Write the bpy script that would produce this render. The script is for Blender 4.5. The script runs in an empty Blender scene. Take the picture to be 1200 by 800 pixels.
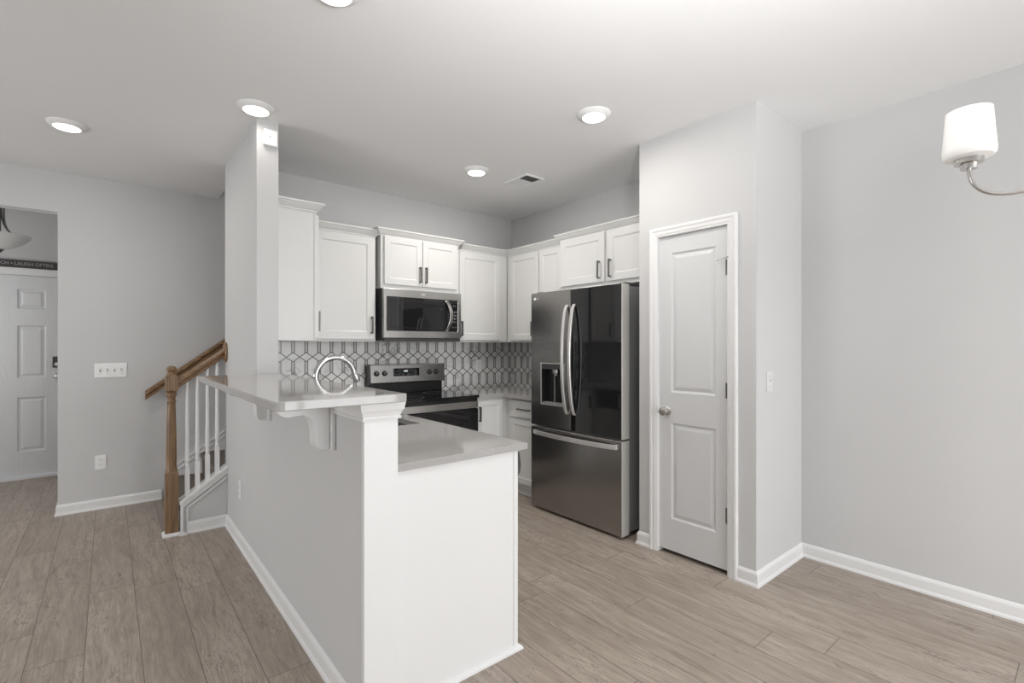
import bpy, bmesh, math
from mathutils import Vector, Matrix

# ------------------------------------------------------------------ camera, world, lights, exposure
S = bpy.context.scene
COL = S.collection
YAW = 0.8801
cam_data = bpy.data.cameras.new('camera')
cam_data.sensor_width = 36.0
cam_data.lens = 571.8 / 1200.0 * 36.0
cam_data.shift_y = 4.7 / 1200.0
cam_data.clip_start = 0.05
cam = bpy.data.objects.new('camera', cam_data)
cam.location = (0.0, 0.0, 1.35)
cam.rotation_euler = (math.pi / 2, 0.0, YAW - math.pi / 2)
COL.objects.link(cam)
S.camera = cam

S.view_settings.view_transform = 'Standard'
S.view_settings.look = 'None'
S.view_settings.gamma = 1.0
S.view_settings.use_curve_mapping = False
S.view_settings.exposure = 0.17

world = bpy.data.worlds.new('sky')
S.world = world
world.use_nodes = True
world.node_tree.nodes['Background'].inputs[0].default_value = (0.85, 0.92, 1.0, 1)
world.node_tree.nodes['Background'].inputs[1].default_value = 1.0


def area_light(name, loc, target, sx, sy, watts, color):
    d = bpy.data.lights.new(name, 'AREA')
    d.shape = 'RECTANGLE'
    d.size, d.size_y, d.energy, d.color = sx, sy, watts, color
    o = bpy.data.objects.new(name, d)
    o.location = loc
    o.rotation_euler = (Vector(target) - Vector(loc)).to_track_quat('-Z', 'Z').to_euler()
    COL.objects.link(o)
    return o


# daylight outside the glazed openings of the rear and west walls
DAY = (0.985, 0.985, 0.985)
area_light('patio_daylight', (1.85, -2.98, 1.2), (2.0, 0.0, 0.1), 2.6, 2.1, 96, DAY)
area_light('window_daylight', (-1.9, -2.98, 1.5), (-1.9, 0.0, 1.5), 2.0, 1.5, 14, DAY)
area_light('west_window_daylight', (-3.75, 2.9, 1.05), (0.0, 2.9, 1.05), 2.0, 1.4, 80, DAY)
area_light('entry_fill', (-1.97, 6.1, 1.5), (0.0, 6.1, 1.4), 0.8, 1.4, 15, DAY)  # added fill inside the entry to brighten the door; the wall has no window
area_light('stairwell_fill', (2.9, 4.79, 4.6), (1.6, 4.79, 2.6), 0.7, 0.7, 10, DAY)  # added dim fill for the dark stairwell, no opening upstairs
# added spot aimed at the ceiling, standing in for a bounced flash
fd_ = bpy.data.lights.new('bounce_fill', 'SPOT')
fd_.energy, fd_.spot_size, fd_.spot_blend, fd_.shadow_soft_size, fd_.color = 190, math.radians(115), 1.0, 0.12, DAY
fo_ = bpy.data.objects.new('bounce_fill', fd_)
fo_.location = (0.55, -0.10, 1.75)
fo_.rotation_euler = (Vector((1.02, 0.42, 2.725)) - Vector(fo_.location)).to_track_quat('-Z', 'Z').to_euler()
COL.objects.link(fo_)

# ------------------------------------------------------------------ materials


class X:
    """a node socket (or number) with arithmetic"""
    def __init__(self, nt, s): self.nt, self.s = nt, s

    def _m(self, op, *others, clamp=False):
        n = self.nt.nodes.new('ShaderNodeMath')
        n.operation = op
        n.use_clamp = clamp
        for i, v in enumerate((self,) + others):
            v = v.s if isinstance(v, X) else v
            if isinstance(v, (int, float)): n.inputs[i].default_value = v
            else: self.nt.links.new(v, n.inputs[i])
        return X(self.nt, n.outputs[0])

    def __add__(s, o): return s._m('ADD', o)
    def __sub__(s, o): return s._m('SUBTRACT', o)
    def __mul__(s, o): return s._m('MULTIPLY', o)
    def __truediv__(s, o): return s._m('DIVIDE', o)
    def fract(s): return s._m('FRACT')
    def floor(s): return s._m('FLOOR')
    def abs(s): return s._m('ABSOLUTE')
    def lt(s, o): return s._m('LESS_THAN', o)
    def gt(s, o): return s._m('GREATER_THAN', o)
    def max(s, o): return s._m('MAXIMUM', o)
    def min(s, o): return s._m('MINIMUM', o)
    def pow(s, o): return s._m('POWER', o)

    def ramp(s, a, b):  # linear 0..1 between a and b
        n = s.nt.nodes.new('ShaderNodeMapRange')
        n.inputs[1].default_value, n.inputs[2].default_value = a, b
        s.nt.links.new(s.s, n.inputs[0])
        return X(s.nt, n.outputs[0])


def new_mat(name):
    m = bpy.data.materials.new(name)
    m.use_nodes = True
    nt = m.node_tree
    return m, nt, nt.nodes['Principled BSDF']


def pos(nt):
    g = nt.nodes.new('ShaderNodeNewGeometry')
    s = nt.nodes.new('ShaderNodeSeparateXYZ')
    nt.links.new(g.outputs['Position'], s.inputs[0])
    return [X(nt, s.outputs[i]) for i in range(3)]


def vec(nt, x, y, z):
    c = nt.nodes.new('ShaderNodeCombineXYZ')
    for i, v in enumerate((x, y, z)):
        if isinstance(v, X): nt.links.new(v.s, c.inputs[i])
        else: c.inputs[i].default_value = v
    return c.outputs[0]


def noise(nt, v, scale, detail=3.0, rough=0.5, dist=0.0):
    n = nt.nodes.new('ShaderNodeTexNoise')
    nt.links.new(v, n.inputs['Vector'])
    n.inputs['Scale'].default_value = scale
    n.inputs['Detail'].default_value = detail
    n.inputs['Roughness'].default_value = rough
    n.inputs['Distortion'].default_value = dist
    return X(nt, n.outputs['Fac'])


def rnd(nt, v):
    n = nt.nodes.new('ShaderNodeTexWhiteNoise')
    n.noise_dimensions = '3D'
    nt.links.new(v, n.inputs['Vector'])
    return X(nt, n.outputs['Value'])


def mix(nt, f, a, b):
    n = nt.nodes.new('ShaderNodeMix')
    n.data_type = 'RGBA'
    if isinstance(f, X): nt.links.new(f.s, n.inputs[0])
    else: n.inputs[0].default_value = f
    for i, v in ((6, a), (7, b)):
        if isinstance(v, tuple): n.inputs[i].default_value = v + (1,)
        else: nt.links.new(v, n.inputs[i])
    return n.outputs[2]


def bump(nt, p, h, strength, dist=0.01):
    b = nt.nodes.new('ShaderNodeBump')
    b.inputs['Strength'].default_value = strength
    b.inputs['Distance'].default_value = dist
    nt.links.new(h.s, b.inputs['Height'])
    nt.links.new(b.outputs[0], p.inputs['Normal'])


def plain(name, c, rough=0.5, metal=0.0, var=0.03, spec=None, scale=6.0):
    """one colour with a faint cloudy variation"""
    m, nt, p = new_mat(name)
    x, y, z = pos(nt)
    n = noise(nt, vec(nt, x, y, z), scale, 2.0)
    lo = tuple(v * (1 - var) for v in c)
    hi = tuple(min(1.0, v * (1 + var)) for v in c)
    nt.links.new(mix(nt, n, lo, hi), p.inputs['Base Color'])
    p.inputs['Roughness'].default_value = rough
    p.inputs['Metallic'].default_value = metal
    if spec is not None: p.inputs['Specular IOR Level'].default_value = spec
    return m


def brushed(name, c, rough, axis):
    """brushed steel, streaks running along one axis"""
    m, nt, p = new_mat(name)
    x, y, z = pos(nt)
    k = [240.0, 240.0, 240.0]
    k[axis] = 2.0
    n = noise(nt, vec(nt, x * k[0], y * k[1], z * k[2]), 1.0, 2.0)
    nt.links.new(mix(nt, n, tuple(v * .975 for v in c), tuple(v * 1.025 for v in c)), p.inputs['Base Color'])
    p.inputs['Metallic'].default_value = 1.0
    nt.links.new((n * 0.03 + (rough - 0.015)).s, p.inputs['Roughness'])
    return m


def emitter(name, c, strength):
    m, nt, p = new_mat(name)
    p.inputs['Base Color'].default_value = c + (1,)
    p.inputs['Emission Color'].default_value = c + (1,)
    p.inputs['Emission Strength'].default_value = strength
    return m


def oak(name, axis, dark, light):
    m, nt, p = new_mat(name)
    x, y, z = pos(nt)
    k = [60.0, 60.0, 60.0]
    k[axis] = 4.0
    v = vec(nt, x * k[0], y * k[1], z * k[2])
    g = noise(nt, v, 1.0, 4.0, 0.6, 0.6)
    g2 = noise(nt, vec(nt, x * k[0] * 2.5, y * k[1] * 2.5, z * k[2]), 1.0, 2.0, 0.6)
    f = (g * 0.7 + g2 * 0.3).ramp(0.36, 0.64)
    nt.links.new(mix(nt, f, dark, light), p.inputs['Base Color'])
    p.inputs['Roughness'].default_value = 0.38
    bump(nt, p, f, 0.15, 0.002)
    return m


def tile(name, axis, u0):
    """picket mosaic: long hexagons, thin strips and small diamonds outlined in grey"""
    m, nt, p = new_mat(name)
    x, y, z = pos(nt)
    a = (x, y)[axis]
    P, V = 0.102, 0.170
    uc = ((a - u0) / P).floor()
    um = (((a - u0) / P).fract() - 0.5).abs() * P
    zz = (z - 0.916) / V
    w = ((zz + 0.5).fract() - 0.5).abs() * V
    s = 0.74
    d1 = (w - um * s).abs() * 0.817
    d2 = (um - 0.0398).abs()
    on2 = w.gt(0.0292)
    h = 0.0038
    line = d1.lt(h).max(d2.lt(h) * on2)
    marble = noise(nt, vec(nt, a, z, 0.0), 9.0, 5.0, 0.6, 1.8)
    vein = (marble - 0.5).abs().ramp(0.0, 0.07)
    patch = noise(nt, vec(nt, a, z, 3.0), 5.0, 2.0).ramp(0.50, 0.66)
    pr = rnd(nt, vec(nt, uc, zz.floor(), w.gt(um * s)))
    base = mix(nt, pr, (0.76, 0.755, 0.745), (0.88, 0.875, 0.865))
    f = (vein * -1.0 + 1.0) * patch * 0.95
    c = mix(nt, f, base, (0.30, 0.295, 0.29))
    strip = d2.lt(1.0) * um.gt(0.0398) * on2 * (w - um * s).gt(0.0)
    c = mix(nt, strip * 0.55, c, (0.36, 0.355, 0.35))
    c = mix(nt, line, c, (0.13, 0.125, 0.122))
    nt.links.new(c, p.inputs['Base Color'])
    p.inputs['Roughness'].default_value = 0.22
    bump(nt, p, line * -1.0, 0.25, 0.002)
    return m


def plank_floor():
    m, nt, p = new_mat('greige_oak_planks')
    x, y, z = pos(nt)
    W, L = 0.192, 1.22
    fx = (x - 0.111) / W
    row = fx.floor()
    r = rnd(nt, vec(nt, row, 3.7, 0.0))
    fy = (y + r * 5.0) / L
    col = fy.floor()
    pid = rnd(nt, vec(nt, row, col, 1.3))
    ex = (fx.fract() - 0.5).abs()
    ey = (fy.fract() - 0.5).abs()
    seam = ex.gt(0.5 - 0.0016 / W).max(ey.gt(0.5 - 0.0016 / L))
    off = pid * 37.0
    warp = noise(nt, vec(nt, x * 3.0 + off, y * 1.6, pid * 9.0), 1.0, 2.0)
    xs = x + warp * 0.10
    grain = noise(nt, vec(nt, xs * 34.0 + off, y * 2.4, pid * 5.0), 1.0, 5.0, 0.62, 0.5)
    fine = noise(nt, vec(nt, xs * 150.0 + off, y * 9.0, pid * 3.0), 1.0, 3.0, 0.6)
    cloud = noise(nt, vec(nt, x * 5.0 + off, y * 2.2, pid * 7.0), 1.0, 3.0)
    knots = noise(nt, vec(nt, x * 13.0 + off, y * 6.5, pid * 4.0), 1.0, 3.0, 0.55, 1.4).ramp(0.66, 0.78)
    crack = (noise(nt, vec(nt, xs * 17.0 + off, y * 2.0, 8.0), 1.0, 4.0, 0.6, 1.2) - 0.5).abs().ramp(0.014, 0.0) * cloud.ramp(0.46, 0.6)
    swirl = noise(nt, vec(nt, x * 11.0 + off, y * 4.5, pid * 6.0), 1.0, 4.0, 0.6, 2.2)
    rings = (swirl - 0.5).abs().ramp(0.020, 0.0) * cloud.ramp(0.50, 0.60)
    pores = fine.ramp(0.62, 0.78)
    t = grain * 0.36 + cloud * 0.30 + fine * 0.34
    t = t.ramp(0.36, 0.63)
    c = mix(nt, t, (0.235, 0.188, 0.150), (0.500, 0.437, 0.373))
    c = mix(nt, pid, c, mix(nt, 0.35, c, (0.29, 0.235, 0.195)))
    c = mix(nt, pores * 0.25, c, (0.60, 0.55, 0.50))
    c = mix(nt, knots * 0.65, c, (0.15, 0.115, 0.09))
    c = mix(nt, rings * 0.55, c, (0.14, 0.11, 0.09))
    c = mix(nt, crack * 0.8, c, (0.13, 0.10, 0.085))
    c = mix(nt, seam * 0.85, c, (0.10, 0.08, 0.07))
    nt.links.new(c, p.inputs['Base Color'])
    nt.links.new((fine * 0.12 + 0.36).s, p.inputs['Roughness'])
    bump(nt, p, t * 0.4 - seam - knots * 0.3, 0.12, 0.003)
    return m


M = {}
M['paint'] = plain('grey_wall_paint', (0.60, 0.598, 0.598), 0.75, var=0.012)
M['ceil'] = plain('ceiling_paint', (0.82, 0.82, 0.82), 0.9, var=0.01)
M['trim'] = plain('white_trim_paint', (0.79, 0.79, 0.787), 0.38, var=0.01)
M['door'] = plain('white_door_paint', (0.68, 0.685, 0.69), 0.4, var=0.01)
M['cab'] = plain('white_cabinet_paint', (0.71, 0.71, 0.70), 0.38, var=0.01)
def grained_door():
    m, nt, p = new_mat('embossed_door_skin')
    x, y, z = pos(nt)
    g = noise(nt, vec(nt, x * 30.0, y * 30.0, z * 3.0), 1.0, 3.0, 0.5, 1.2)
    line = (g - 0.5).abs().ramp(0.03, 0.0)
    p.inputs['Base Color'].default_value = (0.72, 0.725, 0.73, 1)
    p.inputs['Roughness'].default_value = 0.45
    bump(nt, p, line * -1.0, 0.35, 0.004)
    return m


M['frontdoor'] = grained_door()
M['floor'] = plank_floor()
M['quartz'] = plain('warm_grey_quartz', (0.41, 0.40, 0.39), 0.055, var=0.06, scale=60)
M['tile_x'] = tile('picket_mosaic_stove_wall', 0, 2.875)
M['tile_y'] = tile('picket_mosaic_side_wall', 1, 4.07)
M['steel_y'] = brushed('brushed_dark_steel', (0.36, 0.35, 0.34), 0.24, 2)
M['steel'] = brushed('brushed_steel', (0.56, 0.55, 0.535), 0.25, 0)
M['steel_side'] = plain('light_steel_edge', (0.62, 0.605, 0.575), 0.42, 0.45)
M['handle'] = plain('pale_satin_handle', (0.72, 0.705, 0.69), 0.30, 0.65)
M['nickel'] = plain('satin_nickel', (0.60, 0.58, 0.56), 0.25, 1.0)
M['pull'] = plain('dark_nickel_pull', (0.17, 0.165, 0.16), 0.32, 1.0)
M['chrome'] = plain('chrome', (0.55, 0.55, 0.55), 0.16, 1.0)
M['blackglass'] = plain('black_glass', (0.012, 0.012, 0.013), 0.03, 0.0, spec=0.6)
M['black'] = plain('black_enamel', (0.018, 0.018, 0.018), 0.25)
M['darkgrey'] = plain('dark_grey_plastic', (0.055, 0.055, 0.057), 0.4)
M['midgrey'] = plain('grey_casing', (0.27, 0.275, 0.28), 0.45, 0.0)
M['white'] = plain('white_plastic', (0.84, 0.84, 0.83), 0.35, var=0.01)
M['plate'] = plain('off_white_plate', (0.70, 0.70, 0.70), 0.4, var=0.01)
M['slot'] = plain('socket_slot', (0.05, 0.05, 0.05), 0.5)
M['oak_z'] = oak('oak_upright', 2, (0.135, 0.075, 0.036), (0.29, 0.175, 0.088))
M['oak_x'] = oak('oak_rail', 0, (0.12, 0.063, 0.028), (0.29, 0.17, 0.08))
M['carpet'] = plain('taupe_stair_carpet', (0.17, 0.145, 0.125), 0.95, var=0.3, scale=160)
M['sign'] = plain('charcoal_sign_board', (0.055, 0.052, 0.052), 0.6)
M['signtext'] = plain('pale_sign_lettering', (0.42, 0.41, 0.40), 0.6)
M['bowl'] = plain('frosted_glass', (0.62, 0.62, 0.61), 0.3)
M['lens'] = emitter('lit_lens', (1.0, 0.95, 0.88), 5.0)
M['shade'] = emitter('lit_opal_shade', (0.86, 0.85, 0.83), 0.10)
M['display'] = emitter('lit_display', (0.8, 0.9, 0.95), 0.7)
M['vinyl'] = plain('white_window_vinyl', (0.8, 0.8, 0.8), 0.4)

# ------------------------------------------------------------------ geometry helpers


def link(o):
    COL.objects.link(o)
    return o


def thing(name, label, cat, loc, group=None):
    o = bpy.data.objects.new(name, None)
    o.empty_display_size = 0.1
    o.location = loc
    o['label'], o['category'] = label, cat
    if group: o['group'] = group
    return link(o)


def wloc(o):
    v = Vector((0, 0, 0))
    while o:
        v += o.location
        o = o.parent
    return v


def obj(name, bm, m, parent=None, bevel=0.0, smooth=False, seg=2):
    """link a bmesh built in world coordinates as ONE mesh object"""
    bmesh.ops.remove_doubles(bm, verts=bm.verts, dist=1e-5)
    bmesh.ops.recalc_face_normals(bm, faces=bm.faces)
    if parent: origin = wloc(parent)
    else:
        lo = [min(v.co[i] for v in bm.verts) for i in range(3)]
        hi = [max(v.co[i] for v in bm.verts) for i in range(3)]
        origin = Vector(((lo[0] + hi[0]) / 2, (lo[1] + hi[1]) / 2, lo[2]))
    off = origin
    if parent:
        # a child keeps its own origin at its own middle
        lo = Vector([min(v.co[i] for v in bm.verts) for i in range(3)])
        hi = Vector([max(v.co[i] for v in bm.verts) for i in range(3)])
        off = (lo + hi) / 2
    for v in bm.verts: v.co -= off
    me = bpy.data.meshes.new(name)
    bm.to_mesh(me)
    bm.free()
    me.materials.append(M[m] if isinstance(m, str) else m)
    if smooth:
        for f in me.polygons: f.use_smooth = True
    o = bpy.data.objects.new(name, me)
    if parent:
        o.parent = parent
        o.location = off - origin
    else:
        o.location = origin
    link(o)
    if bevel:
        b = o.modifiers.new('soft_edges', 'BEVEL')
        b.width, b.segments, b.limit_method = bevel, seg, 'ANGLE'
        b.angle_limit = math.radians(40)
    if smooth:
        e = o.modifiers.new('edge_split', 'EDGE_SPLIT')
        e.split_angle = math.radians(38)
    return o


def tag(o, label, cat, group=None):
    o['label'], o['category'] = label, cat
    if group: o['group'] = group
    return o


def struct(name, bm, m, bevel=0.0, parent=None):
    o = obj(name, bm, m, parent, bevel)
    if not parent: o['kind'] = 'structure'
    return o


def copy_thing(root, loc, label):
    r = link(root.copy())
    r.location = loc
    r['label'] = label
    for ch in list(root.children):
        c = link(ch.copy())
        c.parent = r
        for g in list(ch.children):
            d = link(g.copy())
            d.parent = c
    return r


def B(): return bmesh.new()


def quad(bm, pts):
    return bm.faces.new([bm.verts.new(p) for p in pts])


def box(bm, x0, x1, y0, y1, z0, z1):
    v = [bm.verts.new((x, y, z)) for x in (x0, x1) for y in (y0, y1) for z in (z0, z1)]
    for f in ((0, 1, 3, 2), (4, 6, 7, 5), (0, 4, 5, 1), (2, 3, 7, 6), (0, 2, 6, 4), (1, 5, 7, 3)):
        bm.faces.new([v[i] for i in f])
    return bm


def bx(*a): return box(B(), *a)


class Fr:
    """a face frame: u to the viewer's right, v up, n out of the face"""
    def __init__(s, o, u, n): s.o, s.u, s.n = Vector(o), Vector(u), Vector(n)
    def __call__(s, u, v, n=0.0): return s.o + s.u * u + Vector((0, 0, v)) + s.n * n


def face_front(x, y, z=0): return Fr((x, y, z), (1, 0, 0), (0, -1, 0))     # faces -Y
def face_west(x, y, z=0): return Fr((x, y, z), (0, -1, 0), (-1, 0, 0))     # faces -X
def face_east(x, y, z=0): return Fr((x, y, z), (0, 1, 0), (1, 0, 0))       # faces +X


def fbox(bm, f, u0, u1, v0, v1, n0, n1):
    a, b = f(u0, v0, n0), f(u1, v1, n1)
    lo = [min(a[i], b[i]) for i in range(3)]
    hi = [max(a[i], b[i]) for i in range(3)]
    return box(bm, lo[0], hi[0], lo[1], hi[1], lo[2], hi[2])


def cells(bm, us, vs, filled, h0, h1, mp):
    """slab made of a grid of cells with holes; mp(u, v, h) -> world"""
    nu, nv = len(us) - 1, len(vs) - 1
    F = lambda i, j: 0 <= i < nu and 0 <= j < nv and filled((us[i] + us[i + 1]) / 2, (vs[j] + vs[j + 1]) / 2)
    for i in range(nu):
        for j in range(nv):
            if not F(i, j): continue
            u0, u1, v0, v1 = us[i], us[i + 1], vs[j], vs[j + 1]
            for h in (h0, h1): quad(bm, [mp(u0, v0, h), mp(u1, v0, h), mp(u1, v1, h), mp(u0, v1, h)])
            if not F(i - 1, j): quad(bm, [mp(u0, v0, h0), mp(u0, v1, h0), mp(u0, v1, h1), mp(u0, v0, h1)])
            if not F(i + 1, j): quad(bm, [mp(u1, v0, h0), mp(u1, v1, h0), mp(u1, v1, h1), mp(u1, v0, h1)])
            if not F(i, j - 1): quad(bm, [mp(u0, v0, h0), mp(u1, v0, h0), mp(u1, v0, h1), mp(u0, v0, h1)])
            if not F(i, j + 1): quad(bm, [mp(u0, v1, h0), mp(u1, v1, h0), mp(u1, v1, h1), mp(u0, v1, h1)])
    return bm


def panelled(bm, f, w, h, t, panels, rings):
    """a slab (front at n = 0, back at n = -t) whose front carries sunk panels.
    rings: (inset, depth) steps from each panel's edge inwards"""
    us = sorted({0.0, w} | {p[0] for p in panels} | {p[1] for p in panels})
    vs = sorted({0.0, h} | {p[2] for p in panels} | {p[3] for p in panels})
    inside = lambda u, v: any(p[0] < u < p[1] and p[2] < v < p[3] for p in panels)
    for i in range(len(us) - 1):
        for j in range(len(vs) - 1):
            u0, u1, v0, v1 = us[i], us[i + 1], vs[j], vs[j + 1]
            quad(bm, [f(u0, v0, -t), f(u1, v0, -t), f(u1, v1, -t), f(u0, v1, -t)])
            if not inside((u0 + u1) / 2, (v0 + v1) / 2):
                quad(bm, [f(u0, v0), f(u1, v0), f(u1, v1), f(u0, v1)])
    for i in range(len(us) - 1):
        for v in (0.0, h): quad(bm, [f(us[i], v), f(us[i + 1], v), f(us[i + 1], v, -t), f(us[i], v, -t)])
    for j in range(len(vs) - 1):
        for u in (0.0, w): quad(bm, [f(u, vs[j]), f(u, vs[j + 1]), f(u, vs[j + 1], -t), f(u, vs[j], -t)])
    for (a, b, c, d) in panels:
        prev = [f(a, c), f(b, c), f(b, d), f(a, d)]
        for (ins, dep) in rings:
            cur = [f(a + ins, c + ins, -dep), f(b - ins, c + ins, -dep), f(b - ins, d - ins, -dep), f(a + ins, d - ins, -dep)]
            for k in range(4): quad(bm, [prev[k], prev[(k + 1) % 4], cur[(k + 1) % 4], cur[k]])
            prev = cur
        quad(bm, prev)
    return bm


def sweep(bm, path, prof, side, mp, closed=False):
    """mitred moulding: prof (out, h) carried along a plane path; mp(a, b, h) -> world"""
    n = len(path)
    rows = []
    for i in range(n):
        p = Vector(path[i])
        ds = []
        if i > 0: ds.append((p - Vector(path[i - 1])).normalized())
        if i < n - 1: ds.append((Vector(path[i + 1]) - p).normalized())
        ns = [Vector((-d.y, d.x)) * side for d in ds]
        m = ns[0] if len(ns) == 1 else (ns[0] + ns[1]) / (1 + ns[0].dot(ns[1]))
        rows.append([bm.verts.new(mp(*(p + m * o), h)) for (o, h) in prof])
    k = len(prof)
    for i in range(n - 1):
        for j in range(k):
            bm.faces.new([rows[i][j], rows[i + 1][j], rows[i + 1][(j + 1) % k], rows[i][(j + 1) % k]])
    bm.faces.new(rows[0])
    bm.faces.new(rows[-1])
    return bm


def prism(bm, pts, h0, h1, mp):
    a = [bm.verts.new(mp(p[0], p[1], h0)) for p in pts]
    b = [bm.verts.new(mp(p[0], p[1], h1)) for p in pts]
    n = len(pts)
    bm.faces.new(a)
    bm.faces.new(b)
    for i in range(n): bm.faces.new([a[i], a[(i + 1) % n], b[(i + 1) % n], b[i]])
    return bm


XY = lambda a, b, h: (a, b, h)
XZ = lambda a, b, h: (a, h, b)          # path in X,Z; h along Y
YZ = lambda a, b, h: (h, a, b)


def ring(c, ax, r, n):
    ax = ax.normalized()
    ref = Vector((0, 0, 1)) if abs(ax.z) < 0.9 else Vector((1, 0, 0))
    e1 = ax.cross(ref).normalized()
    e2 = ax.cross(e1)
    return [c + (e1 * math.cos(2 * math.pi * k / n) + e2 * math.sin(2 * math.pi * k / n)) * r for k in range(n)]


def tube(bm, pts, r, n=16):
    pts = [Vector(p) for p in pts]
    R = r if isinstance(r, (list, tuple)) else [r] * len(pts)
    rows = []
    e1 = None
    for i, p in enumerate(pts):
        t = (pts[min(i + 1, len(pts) - 1)] - pts[max(i - 1, 0)]).normalized()
        if e1 is None:
            ref = Vector((0, 0, 1)) if abs(t.z) < 0.9 else Vector((1, 0, 0))
            e1 = t.cross(ref).normalized()
        e1 = (e1 - t * e1.dot(t)).normalized()
        e2 = t.cross(e1)
        rows.append([bm.verts.new(p + (e1 * math.cos(2 * math.pi * k / n) + e2 * math.sin(2 * math.pi * k / n)) * R[i]) for k in range(n)])
    for i in range(len(rows) - 1):
        for k in range(n):
            bm.faces.new([rows[i][k], rows[i][(k + 1) % n], rows[i + 1][(k + 1) % n], rows[i + 1][k]])
    bm.faces.new(rows[0])
    bm.faces.new(rows[-1])
    return bm


def lathe(bm, c, prof, n=32, ax=(0, 0, 1), cap=True):
    """prof: (radius, distance along ax from c)"""
    c, ax = Vector(c), Vector(ax).normalized()
    rows = []
    for (r, h) in prof:
        if r < 1e-6: rows.append([bm.verts.new(c + ax * h)])
        else: rows.append([bm.verts.new(p) for p in ring(c + ax * h, ax, r, n)])
    for a, b in zip(rows[:-1], rows[1:]):
        for k in range(n):
            k2 = (k + 1) % n
            if len(a) == 1 and len(b) == 1: continue
            if len(a) == 1: bm.faces.new([a[0], b[k], b[k2]])
            elif len(b) == 1: bm.faces.new([a[k], a[k2], b[0]])
            else: bm.faces.new([a[k], a[k2], b[k2], b[k]])
    for rr in (rows[0], rows[-1]) if cap else ():
        if len(rr) > 1: bm.faces.new(rr)
    return bm


def bez(p0, p1, p2, p3, n=12):
    p0, p1, p2, p3 = map(Vector, (p0, p1, p2, p3))
    return [p0 * (1 - t) ** 3 + p1 * 3 * t * (1 - t) ** 2 + p2 * 3 * t * t * (1 - t) + p3 * t ** 3 for t in [i / n for i in range(n + 1)]]


def text(name, body, size, loc, rot, m, parent, extrude=0.0004, align='CENTER', xscale=1.0):
    c = bpy.data.curves.new(name, 'FONT')
    c.body, c.size, c.extrude = body, size, extrude
    c.align_x, c.align_y = align, 'CENTER'
    c.materials.append(M[m])
    tmp = bpy.data.objects.new(name, c)
    COL.objects.link(tmp)
    bpy.context.view_layer.update()
    me = bpy.data.meshes.new_from_object(tmp.evaluated_get(bpy.context.evaluated_depsgraph_get()))
    bpy.data.objects.remove(tmp)
    bpy.data.curves.remove(c)
    me.name = name
    o = bpy.data.objects.new(name, me)
    o.parent = parent
    o.location = Vector(loc) - wloc(parent)
    o.rotation_euler = rot
    o.scale = (xscale, 1, 1)
    return link(o)


ROT_FRONT = (math.pi / 2, 0, 0)
ROT_WEST = (math.pi / 2, 0, -math.pi / 2)

CEIL = 2.725
# ------------------------------------------------------------------ setting: floor, ceiling, walls
struct('floor', bx(-3.72, 3.56, -2.92, 7.11, -0.1, 0.0), 'floor')

bm = B()
cells(bm, [-3.72, 0.79, 3.5, 3.56], [-2.92, 4.21, 5.39, 7.11], lambda x, y: not (0.79 < x < 3.5 and 4.21 < y < 5.39), CEIL, CEIL + 0.25, XY)
struct('ceiling', bm, 'ceil')

struct('wall_right', bx(3.44, 3.56, -2.92, 1.235, 0, CEIL), 'paint')
struct('wall_jog', bx(2.895, 3.56, 1.235, 1.345, 0, CEIL), 'paint')
bm = B()
cells(bm, [1.235, 1.385, 1.875, 2.015], [0, 2.068, CEIL], lambda y, z: not (1.385 < y < 1.875 and z < 2.068), 2.795, 2.895, YZ)
struct('wall_pantry', bm, 'paint')
struct('wall_closet_back', bx(3.44, 3.56, 1.345, 1.915, 0, CEIL), 'paint')
struct('wall_alcove', bx(2.895, 3.56, 1.915, 2.015, 0, CEIL), 'paint')
struct('wall_fridge', bx(3.42, 3.56, 2.015, 4.15, 0, CEIL), 'paint')
struct('wall_stove', bx(0.81, 3.56, 4.15, 4.29, 0, 5.0), 'paint')
struct('wall_wing', bx(0.688, 0.81, 3.25, 4.29, 0, CEIL), 'paint')
struct('wall_peninsula', bx(0.688, 0.81, 1.655, 3.25, 0, 1.146), 'paint')
bm = B()
cells(bm, [-3.72, -1.5, -0.312, 0.79, 3.56], [0, 2.41, CEIL, 5.0],
      lambda x, z: not (-1.5 < x < -0.312 and z < 2.41) and not (x < 0.79 and z > CEIL), 5.28, 5.40, XZ)
struct('wall_left', bm, 'paint')
bm = B()
cells(bm, [-2.1, -1.275, -0.355, 0.5], [0, 2.062, CEIL], lambda x, z: not (-1.275 < x < -0.355 and z < 2.062), 6.99, 7.11, XZ)
struct('wall_entry', bm, 'paint')
struct('wall_entry_left', bx(-2.1, -1.98, 5.40, 6.99, 0, CEIL), 'paint')
struct('wall_entry_right', bx(0.38, 0.5, 5.40, 6.99, 0, CEIL), 'paint')
struct('wall_stair_end', bx(3.42, 3.56, 4.29, 5.28, 0, 5.0), 'paint')
struct('wall_stair_head', bx(0.66, 0.785, 4.15, 5.40, CEIL + 0.25, 5.0), 'paint')
struct('ceiling_stairwell', bx(0.67, 3.56, 4.15, 5.40, 5.0, 5.1), 'ceil')
bm = B()
cells(bm, [-3.72, -2.9, -0.9, 0.45, 3.05, 3.56], [0, 0.75, 2.15, 2.25, CEIL],
      lambda x, z: not (-2.9 < x < -0.9 and 0.75 < z < 2.25) and not (0.45 < x < 3.05 and z < 2.15), -2.92, -2.8, XZ)
struct('wall_rear', bm, 'paint')
bm = B()
cells(bm, [-2.92, 1.9, 3.9, 5.40], [0, 0.35, 1.75, CEIL], lambda y, z: not (1.9 < y < 3.9 and 0.35 < z < 1.75), -3.72, -3.6, YZ)
struct('wall_west', bm, 'paint')


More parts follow.
